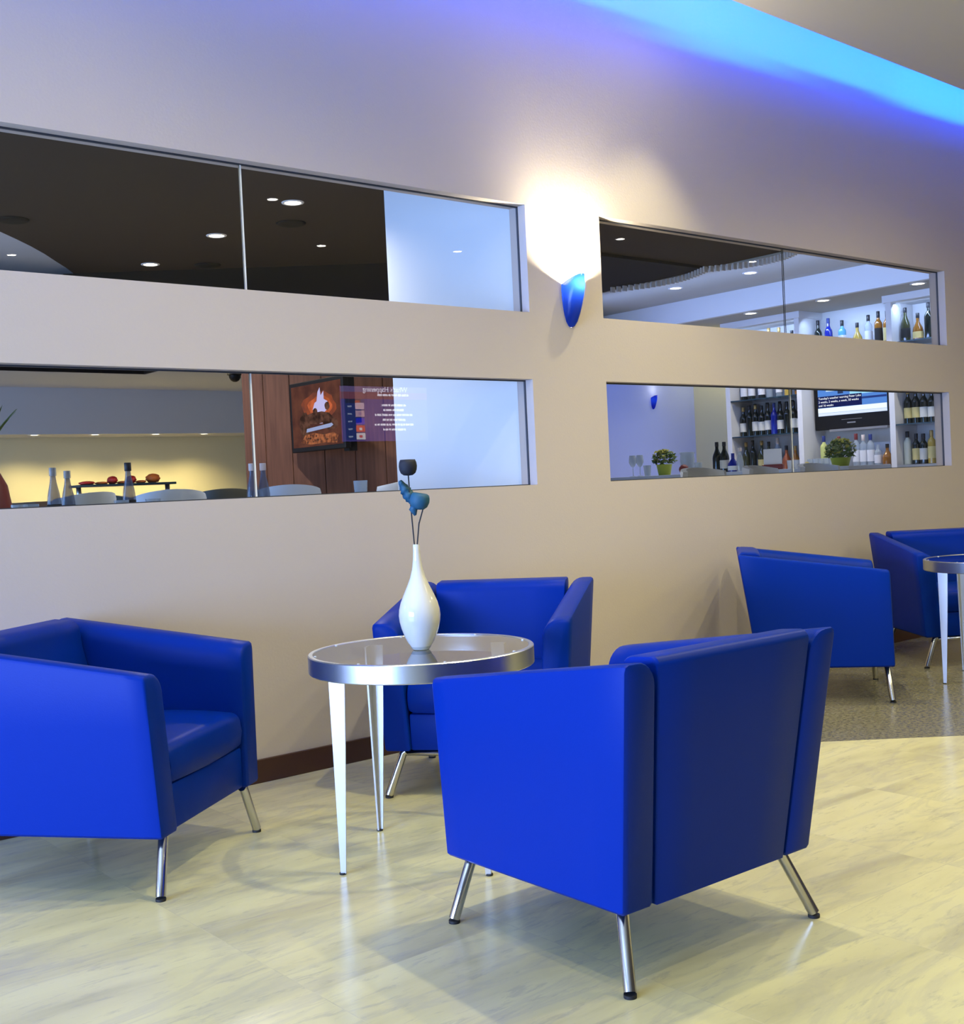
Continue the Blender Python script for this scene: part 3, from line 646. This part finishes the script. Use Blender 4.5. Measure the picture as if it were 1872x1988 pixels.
btext("What's Happening", .105, .75, .705)
# the smaller lines are unreadable in the photo: rows of short strokes
for zc, wd in ((.66, .55), (.515, .44), (.445, .36), (.375, .66), (.305, .40), (.235, .68), (.165, .40)):
    bm = B(); u = .62-wd/2; rs = random.Random(int(zc*1000))
    while u < .62+wd/2:
        l = rs.uniform(.03, .10); box(bm, u, min(u+l, .62+wd/2), -.057, -.056, zc-.014, zc+.014); u += l+.014
    obj('text_line', bm, bt, sc)

# ------------------------------------------------------------------ dining room furniture
def make_dining_chair(label, m):
    t = thing('dining_chair', label, 'chair', group='dining chairs behind the windows')
    bm = B(); rings = []
    for z, rr_, tilt in ((.44, .20, 0), (.60, .205, .02), (.76, .21, .045), (.86, .212, .06), (.885, .205, .064)):
        inner, outer = [], []
        for k in range(17):
            a = D(200)+D(140)*k/16; dz = .03*math.cos((k-8)/8*PI/2) if z > .8 else 0
            outer.append((rr_*math.cos(a), (rr_+.01)*math.sin(a)-tilt, z+dz)); inner.append(((rr_-.035)*math.cos(a), (rr_-.03)*math.sin(a)-tilt, z+dz))
        rings.append(outer+inner[::-1])
    loft(bm, rings); obj('backrest', bm, m, t, 50)
    bm = B(); box(bm, -.19, .19, -.17, .22, .40, .47, bev=.025, seg=3); obj('seat', bm, m, t, 50)
    for sx in (-1, 1):
        for sy in (-1, 1):
            bm = B(); tube(bm, [(sx*.19, sy*.19+.01, 0), (sx*.16, sy*.15+.01, .42)], [.011, .016], 8); obj('leg', bm, M['table'], t, True)
    return t
dp = make_dining_chair('pale blue curved dining chair back, leftmost, under the two small bottles', M['upale']); dp.location = (2.27, 6.15, RF); dp.rotation_euler = (0, 0, D(20))
G = 'dining chairs behind the windows'
dup(dp, (2.88, 6.25, RF), D(-15), 'pale dining chair back just right of the single tall bottle, lower left window', G)
dup(dp, (3.62, 6.20, RF), D(-25), 'white curved dining chair back in front of the wood wall below the fire screen', G)
dup(dp, (4.72, 6.75, RF), D(10), 'pale dining chair back beside the blue partition edge, lower left window', G)
dd = make_dining_chair('dark dining chair back between the pale ones at the left', M['udark']); dd.location = (2.85, 7.05, RF); dd.rotation_euler = (0, 0, D(170))
dup(dd, (3.58, 6.95, RF), D(-20), 'dark olive dining chair back below the corner of the wood wall', G)
for x, y, r, l in ((5.16, 5.02, 10, 'pale chair back at the left end of the lower right window'), (6.27, 5.05, -8, 'pale chair back under the two dark wine bottles, lower right window'), (6.92, 5.02, 6, 'pale chair back just left of the glass joint, lower right window'), (7.50, 4.98, -12, 'pale grey chair back under the right potted plant')):
    dup(dp, (x, y, RF), D(r+180), l, 'bar chairs behind the right window')
def make_dining_table(label, x, y):
    t = thing('dining_table', label, 'table', (x, y, RF), group='dining tables behind the wall')
    bm = B(); lathe(bm, [(.40, .735), (.41, .745), (.41, .758), (.40, .765)], 40); obj('table_top', bm, M['table'], t, 40)
    bm = B(); lathe(bm, [(.04, .02), (.035, .1), (.035, .735)], 16); obj('pedestal', bm, M['steel'], t, True)
    bm = B(); lathe(bm, [(.22, 0), (.22, .012), (.05, .025)], 32); obj('table_base', bm, M['steel'], t, 40)
    return t
make_dining_table('round dining table under the small water bottles at the left', 2.18, 5.45)
make_dining_table('round dining table under the two oil cruets by the wood wall', 3.30, 5.45)
TZ = RF+.765

# ------------------------------------------------------------------ bottles
def bottle_prof(kind, h):
    if kind == 'wine': p = [(.034, 0), (.0375, .004), (.0375, .60), (.034, .66), (.020, .74), (.0145, .79), (.0135, 1.0)]
    elif kind == 'burgundy': p = [(.036, 0), (.041, .004), (.041, .48), (.036, .58), (.021, .70), (.0145, .78), (.0135, 1.0)]
    elif kind == 'square': p = [(.034, 0), (.037, .006), (.037, .62), (.035, .68), (.018, .76), (.0145, .80), (.0145, 1.0)]
    elif kind == 'tall': p = [(.033, 0), (.035, .006), (.035, .66), (.030, .72), (.016, .78), (.0145, .82), (.0145, 1.0)]
    elif kind == 'squat': p = [(.040, 0), (.046, .01), (.047, .34), (.040, .48), (.022, .62), (.015, .70), (.0145, 1.0)]
    elif kind == 'water': p = [(.028, 0), (.031, .01), (.031, .40), (.026, .55), (.015, .75), (.012, .86), (.012, 1.0)]
    return [(r, z*h) for r, z in p]
LABEL_Z = {'wine': (.16, .46), 'burgundy': (.12, .40), 'square': (.14, .52), 'tall': (.16, .52), 'squat': (.08, .32), 'water': (.12, .36)}
CACHE = {}
def bottle(kind, m, cap, lab, h, x, y, z, label, grp, rz=0.):
    key = (kind, m, cap, lab, round(h, 3))
    if key in CACHE: return dup(CACHE[key], (x, y, z), rz, label, grp)
    p = bottle_prof(kind, h); t = thing('bottle', label, 'bottle', (x, y, z), rz, grp)
    n = 4 if False else 20
    bm = B(); lathe(bm, p, n); obj('bottle_body', bm, M[m], t, 45)
    if cap:
        bm = B(); zc = .86 if kind in ('wine', 'burgundy', 'water') else .82
        lathe(bm, [(.0152, zc*h), (.0165, zc*h+.003), (.0165, 1.004*h), (.0155, 1.008*h)], 14); obj('cap', bm, M[cap], t, 45)
    if lab:
        a, b = LABEL_Z[kind]; r = max(q for q, _ in p)+.0008; bm = B()
        n2 = 14; loft(bm, [[(r*math.cos(-PI*.95+PI*1.3*k/n2+PI*.25), r*math.sin(-PI*.95+PI*1.3*k/n2+PI*.25), zz) for k in range(n2+1)]+[((r-.0006)*math.cos(-PI*.95+PI*1.3*k/n2+PI*.25), (r-.0006)*math.sin(-PI*.95+PI*1.3*k/n2+PI*.25), zz) for k in range(n2, -1, -1)] for zz in (a*h, b*h)])
        bmesh.ops.rotate(bm, verts=bm.verts, cent=(0, 0, 0), matrix=Matrix.Rotation(D(-135), 3, 'Z')); obj('paper_label', bm, M[lab], t, 45)
    CACHE[key] = t; return t
ORD = ['leftmost', 'second', 'third', 'fourth', 'fifth', 'sixth', 'seventh', 'eighth', 'ninth', 'tenth', 'eleventh', 'twelfth', 'thirteenth', 'fourteenth']
COLN = {'wine': 'dark wine', 'olive': 'olive glass', 'blue': 'deep blue', 'aqua': 'pale blue', 'amber': 'amber spirit', 'honey': 'golden spirit', 'clear': 'clear glass', 'creamb': 'cream white', 'lime': 'lime yellow', 'copper': 'copper'}
def row(items, X, z, where, grp):
    for i, (y, kind, m, cap, lab, h) in enumerate(items):
        pos = ORD[i] if i == 0 else ORD[i]+' from left'
        bottle(kind, m, cap, lab, h, X, y, z, '%s bottle, %s %s' % (COLN[m], pos, where), grp)
# shelving: left unit, right unit, niche between
ZSH = [1.225, 1.596, 1.965, 2.340]
def unit(name, label, y0, y1, wl=True):
    t = thing(name, label, 'shelf unit', (0, 0, 0)); X0, X1 = 9.75, 10.115; th = .055
    for y in ((y0, y0+th), (y1-th, y1)):
        bm = B(); box(bm, X0, X1, y[0], y[1], RF, 2.70); obj('side_panel', bm, M['white'], t)
    bm = B(); box(bm, X0-.02, X1, y0-.02, y1+.02, 2.70, 2.764); obj('cornice', bm, M['white'], t)
    bm = B(); box(bm, X0+.01, X1, y0+th, y1-th, RF, ZSH[0]-.03); obj('cupboard', bm, M['white'], t)
    bm = B(); box(bm, X0, X1, y0+th, y1-th, ZSH[0]-.03, ZSH[0]-.001); obj('counter', bm, M['steel'], t)
    for z in ZSH[1:]:
        bm = B(); box(bm, X0+.005, X1, y0+th, y1-th, z-.012, z-.0005); obj('shelf', bm, M['shelfglass'], t)
    return t
UL = unit('bottle_shelf', 'tall white bottle shelf unit left of the news television', 6.80, 7.72)
UR = unit('bottle_shelf', 'tall white bottle shelf unit right of the news television', 4.95, 5.868)
t = thing('back_counter', 'grey back-bar counter below the news television', 'counter', (0, 0, 0))
bm = B(); box(bm, 9.72, 10.115, 5.87, 6.798, ZSH[0]-.03, ZSH[0]-.001); obj('counter_top', bm, M['steel'], t); bm = B(); box(bm, 9.75, 10.115, 5.87, 6.798, RF, ZSH[0]-.03); obj('cupboard', bm, M['white'], t)
bm = B(); box(bm, 9.85, 10.115, 5.87, 6.798, ZSH[3]-.012, ZSH[3]-.0005); o = obj('niche_shelf', bm, M['shelfglass']); tag(o, 'dark glass shelf spanning the niche above the news television', 'shelf')
g = 'bottles on the top shelves'
row([(7.279, 'wine', 'amber', 'capg', None, .33), (7.155, 'wine', 'honey', 'capg', None, .32), (7.004, 'wine', 'olive', 'capk', None, .27)], 9.92, ZSH[3], 'of three necks left of the glass joint', g)
row([(6.72, 'wine', 'wine', 'capk', None, .33), (6.604, 'wine', 'blue', 'capb', 'labelw', .335), (6.453, 'square', 'aqua', 'capk', 'labelw', .295), (6.290, 'squat', 'honey', 'capk', 'labelw', .25), (6.170, 'tall', 'clear', 'capk', 'labelw', .305), (6.066, 'square', 'amber', 'capk', 'labelk', .325), (5.975, 'square', 'amber', 'capk', 'labely', .315)], 9.95, ZSH[3], 'on the niche shelf, upper right window', g)
row([(5.762, 'burgundy', 'olive', 'capk', 'labelk', .31), (5.640, 'squat', 'amber', 'capk', 'labely', .245), (5.535, 'wine', 'wine', 'capk', None, .325)], 9.9, ZSH[3], 'on the right unit, upper right window', g)
g = 'bottles on the second shelf of the left unit'
row([(7.600, 'square', 'wine', 'capk', 'labelw', .30), (7.505, 'square', 'wine', 'capk', 'labelw', .30), (7.380, 'square', 'wine', 'capk', 'labelw', .30), (7.285, 'tall', 'clear', 'capw', None, .30), (7.165, 'tall', 'clear', 'capk', 'labelw', .30), (7.060, 'square', 'honey', 'capk', None, .29), (6.940, 'square', 'amber', 'capk', 'labelk', .30)], 9.9, ZSH[2], 'on the shelf cut by the lower right window top', g)
g = 'wine bottles on the middle shelf of the left unit'
ys2 = [7.622-.0768*i for i in range(10)]
row([(y, 'wine', 'blue' if i == 5 else 'wine', ('capg' if i in (0, 2) else 'capb' if i == 5 else 'capk'), (None if i in (1, 5, 7) else 'label'), .315 if i % 3 else .30) for i, y in enumerate(ys2)], 9.9, ZSH[1], 'in the wine row on the left unit', g)
row([(y+.0384, 'wine', 'wine', 'capk', None, .335) for i, y in enumerate(ys2[1::2])], 10.05, ZSH[1], 'in the back row behind the wine bottles, left unit', g)
g = 'bottles on the left counter of the back bar'
row([(7.605, 'burgundy', 'olive', 'capg', None, .31), (7.52, 'wine', 'wine', 'capk', None, .325), (7.41, 'burgundy', 'olive', 'capg', 'labely', .315), (7.322, 'wine', 'olive', 'capk', None, .30), (7.215, 'tall', 'clear', 'capw', 'labelw', .33), (7.110, 'squat', 'copper', 'capk', None, .25), (7.005, 'squat', 'amber', 'capg', None, .24)], 9.9, ZSH[0], 'on the counter of the left unit', g)
g = 'bottles below the news television'
row([(6.660, 'tall', 'lime', 'capb', None, .315), (6.492, 'tall', 'olive', 'capr', None, .30), (6.306, 'tall', 'clear', 'capr', 'labelw', .315), (6.230, 'tall', 'clear', 'capw', 'labelw', .30), (6.154, 'tall', 'clear', 'capb', 'labelw', .30), (6.077, 'square', 'clear', None, 'labelw', .20), (5.982, 'squat', 'amber', 'capk', None, .20)], 9.88, ZSH[0], 'on the counter under the television', g)
g = 'bottles on the right unit of the back bar'
row([(5.768, 'wine', 'wine', 'capg', 'labely', .315), (5.690, 'wine', 'wine', 'capg', 'labely', .315), (5.612, 'wine', 'wine', 'capk', 'label', .31), (5.534, 'wine', 'wine', 'capk', 'label', .30)], 9.9, ZSH[1], 'on the middle shelf of the right unit', g)
row([(5.775, 'tall', 'creamb', 'capk', None, .30), (5.690, 'square', 'wine', 'capk', 'labely', .275), (5.618, 'square', 'wine', 'capk', 'label', .27), (5.54, 'tall', 'honey', 'capg', 'labely', .295)], 9.88, ZSH[0], 'on the counter of the right unit', g)
# light for the shelves: slim tubes under each cornice
for y, l in ((7.26, .75), (6.34, .8), (5.45, .75)): area('shelf_tube_light', (9.80, y, 2.68), (.5, 0, -1), l, .02, 3.2, (0.45, 0.62, 1.0))

# ------------------------------------------------------------------ front bar counter and what stands on it
t = thing('bar_counter', 'pale bar counter carrying plants, bottles and glasses behind the lower right window', 'counter', (0, 0, 0)); CZ = 1.232
bm = B(); box(bm, 7.95, 8.55, 5.15, 7.75, CZ-.04, CZ, bev=.004); obj('counter_top', bm, M['upale'], t); bm = B(); box(bm, 8.0, 8.5, 5.2, 7.7, RF, CZ-.04); obj('counter_body', bm, M['white'], t)
def pot_plant(name, label, x, y, z, r, h, seed, bloom):
    t = thing(name, label, 'plant', (x, y, z), group='potted plants on the bar counter'); rnd = random.Random(seed)
    bm = B(); lathe(bm, [(r*.72, 0), (r*.95, h*.95), (r, h), (r*.9, h), (r*.85, h*.85), (0, h*.85)], 24); obj('plant_pot', bm, M['potg'], t, 45)
    def foliage(n, R, zc, rz_, sz):
        bm = B()
        for _ in range(n):
            a = rnd.uniform(0, 2*PI); e = rnd.uniform(-.5, 1.35); q = R*rnd.uniform(.55, 1.0); c = Vector((q*math.cos(a)*math.cos(e), q*math.sin(a)*math.cos(e), zc+rz_*math.sin(e)))
            u_ = Vector((rnd.uniform(-1, 1), rnd.uniform(-1, 1), rnd.uniform(-.4, 1))).normalized(); v_ = u_.orthogonal().normalized(); w_ = u_.cross(v_)*.12
            s = sz*rnd.uniform(.7, 1.2); V = [bm.verts.new(c+d) for d in (-u_*s, v_*s*.5+w_*s, u_*s, -v_*s*.5+w_*s)]; X_ = [bm.verts.new(c+d) for d in (w_*s*.6-u_*s*.2, )]
            bm.faces.new((V[0], V[1], V[2])); bm.faces.new((V[0], V[2], V[3])); bm.faces.new((V[0], V[1], X_[0])); bm.faces.new((V[0], X_[0], V[3]))
        return bm
    obj('foliage', foliage(260, r*1.55, h+r*.55, r*1.0, r*.32), M['leaf'], t); obj('blossom', foliage(bloom, r*1.5, h+r*.8, r*1.0, r*.24), M['leafy'], t)
    return t
pot_plant('potted_plant', 'small yellow-flowering plant in a lime pot at the left of the bar counter', 8.2, 7.23, CZ, .075, .10, 3, 150)
pot_plant('potted_plant', 'bushy green plant in a lime pot in front of the television bottles', 8.2, 5.38, CZ, .085, .07, 9, 90)
def put(kind, m, cap, lab, h, y, label): return bottle(kind, m, cap, lab, h, 8.2, y, CZ, label, 'bottles on the bar counter')
put('burgundy', 'wine', 'capk', None, .265, 6.615, 'left of the two dark wine bottles standing on the bar counter')
put('burgundy', 'wine', 'capk', 'label', .262, 6.535, 'right of the two dark wine bottles standing on the bar counter, with pale label')
put('squat', 'blue', None, 'labelw', .16, 6.445, 'small deep blue bottle on the bar counter right of the wine bottles')
put('water', 'clear', 'capw', None, .20, 6.37, 'small clear bottle on the bar counter beside the deep blue one')
def glassware(name, label, cat, prof, x, y, z, m='clear', grp='glassware on the counters'):
    bm = B(); lathe(bm, prof, 20, closed_ends=False); o = obj(name, bm, M[m], None, 50); o.location = (x, y, z); return tag(o, label, cat, grp)
jug = [(0, .002), (.055, .002), (.06, .01), (.066, .12), (.062, .17), (.070, .195), (.067, .196), (.059, .17), (.062, .12), (.055, .012), (0, .008)]
tum = [(0, .001), (.028, .001), (.036, .10), (.034, .10), (.026, .006), (0, .006)]
win = [(0, .001), (.034, .001), (.034, .004), (.005, .010), (.004, .085), (.02, .10), (.036, .13), (.036, .16), (.030, .20), (.028, .20), (.034, .16), (.033, .13), (.018, .105), (0, .098)]
glassware('glass_jug', 'wide clear glass jug on the bar counter right of the yellow-flowering plant', 'jug', jug, 8.2, 6.955, CZ)
glassware('tumbler', 'pale tumbler on the bar counter beside the glass jug', 'glass', tum, 8.2, 6.83, CZ)
for i, (y, p) in enumerate(((7.62, win), (7.53, win), (7.44, tum))): glassware('drinking_glass', ORD[i].replace('leftmost', 'first')+' clear glass from the left end of the bar counter', 'glass', p, 8.2, y, CZ)
bm = B(); bmesh.ops.create_icosphere(bm, subdivisions=2, radius=.045); o = obj('red_candle', bm, M['capr'], None, True); o.location = (8.09, 6.905, CZ+.043); tag(o, 'round dark red ornament beside the glass jug', 'ornament')
t = thing('menu_card', 'white card in a red holder on the bar counter left of the glass joint', 'card', (8.2, 6.03, CZ), D(25))
bm = B(); box(bm, -.004, .004, -.075, .075, .03, .175); obj('card', bm, M['napkin'], t); bm = B(); box(bm, -.03, .03, -.09, .09, 0, .045, bev=.01); obj('card_holder', bm, M['capr'], t)
for i in range(7):
    glassware('drinking_glass', ORD[i].replace('leftmost', 'first')+' of the small clear glasses lined up along the back counter near the glass joint', 'glass', tum, 9.79, 6.99-.075*i if i < 2 else 6.75-.06*(i-2), ZSH[0])
bm = B(); lathe(bm, [(0, .002), (.04, .002), (.09, .03), (.088, .032), (.04, .006), (0, .006)], 28, closed_ends=False); o = obj('dish', bm, M['clear'], None, 50); o.location = (8.15, 5.66, CZ); tag(o, 'shallow glass dish with a light fruit on the bar counter right of the glass joint', 'dish')
bm = B(); bmesh.ops.create_icosphere(bm, subdivisions=2, radius=.022); o = obj('fruit', bm, M['labely'], None, True); o.location = (8.15, 5.66, CZ+.029); tag(o, 'small pale yellow fruit in the glass dish', 'fruit')

# ------------------------------------------------------------------ on the dining tables
g = 'water bottles on the dining tables'
bottle('water', 'smoke', 'clear', 'labelk', .262, 1.96, 5.45, TZ, 'left of the two small water bottles at the left of the lower left window', g)
bottle('water', 'smoke', 'clear', 'labelk', .248, 2.045, 5.50, TZ, 'right of the two small water bottles at the left of the lower left window', g)
bottle('water', 'smoke', 'capk', 'labelk', .278, 2.335, 5.48, TZ, 'single tall dark water bottle in front of the red buffet shelf', g)
for i, x in enumerate((2.99, 3.055)): bottle('water', 'smoke', 'capw', None, .258, x, 5.45, TZ, ('left', 'right')[i]+' of the two clear oil cruets at the window joint by the wood wall', 'oil cruets')
for i, (x, y) in enumerate(((1.80, 5.45), (1.87, 5.5), (2.27, 5.42), (2.42, 5.40))): glassware('tumbler', ('first', 'second', 'third', 'fourth')[i]+' upturned tumbler from the left on the dining table', 'glass', tum, x, y, TZ, 'clear', 'tumblers on the dining table')
glassware('tumbler', 'clear tumbler below the fire screen in front of the wood wall', 'glass', [(0, .001), (.03, .001), (.04, .15), (.038, .15), (.028, .006), (0, .006)], 3.66, 5.45, TZ, 'clear', 'tumblers on the dining table')

# ------------------------------------------------------------------ buffet shelf with red dishes
t = thing('buffet_shelf', 'narrow raised buffet shelf on thin posts bearing red food', 'shelf', (0, 0, 0)); BY = 9.6
bm = B(); box(bm, 3.62, 4.47, BY-.12, BY+.12, 1.352, 1.372, bev=.003); obj('shelf_board', bm, M['shelfglass'], t)
for x in (3.66, 4.44):
    bm = B(); tube(bm, [(x, BY, RF+.9), (x, BY, 1.352)], .02, 10); obj('post', bm, M['steel'], t, True)
bm = B(); box(bm, 3.2, 4.46, BY-.3, BY+.4, RF, RF+.9); obj('buffet_base', bm, M['table'], t)
for i, (x, m, sx, sz) in enumerate(((3.73, 'red', .065, .016), (3.855, 'orange', .05, .012), (3.95, 'red', .036, .034), (4.035, 'orange', .036, .012), (4.115, 'red', .034, .034), (4.20, 'orange', .038, .013), (4.31, 'orange', .058, .040))):
    bm = B(); bmesh.ops.create_icosphere(bm, subdivisions=3, radius=1)
    for v in bm.verts: v.co = Vector((v.co.x*sx, v.co.y*.07, v.co.z*sz))*(1+.10*math.sin(9*v.co.x+5*v.co.z*3))
    o = obj('food_dish', bm, M[m], None, True); o.location = (x, BY, 1.372+sz*.95); tag(o, '%s heap of %s food on the buffet shelf, %s from the left' % (('low', 'tall')[sz > .03], m, ('first', 'second', 'third', 'fourth', 'fifth', 'sixth', 'seventh')[i]), 'food', 'red dishes on the buffet shelf')
# dark red urn with a green plant cut by the left edge
t = thing('planter', 'dark wine-red urn with a green plant, cut off by the left edge', 'plant', (2.36, 7.75, RF))
bm = B(); lathe(bm, [(.12, 0), (.15, .02), (.17, .5), (.165, .78), (.13, 1.0), (.07, 1.12), (.06, 1.2), (.05, 1.2), (0, 1.15)], 28); obj('urn', bm, M['wred'], t, 45)
bm = B(); rnd = random.Random(5)
for k in range(26):
    a = rnd.uniform(0, 2*PI); d_ = Vector((math.cos(a)*.5, math.sin(a)*.5, 1)).normalized(); b0 = Vector((0, 0, 1.18)); L0 = rnd.uniform(.35, .5)
    sd_ = d_.cross(Vector((0, 0, 1))).normalized(); rows = []
    for j in range(6):
        f = j/5; c = b0+d_*L0*f-Vector((0, 0, .25*f*f*L0)); q = .018*math.sin(PI*(.1+.9*f)); rows.append((bm.verts.new(c-sd_*q), bm.verts.new(c+Vector((0, 0, .003))), bm.verts.new(c+sd_*q)))
    for p, q in zip(rows, rows[1:]):
        bm.faces.new((p[0], p[1], q[1], q[0])); bm.faces.new((p[1], p[2], q[2], q[1]))
obj('foliage', bm, M['leaf'], t)
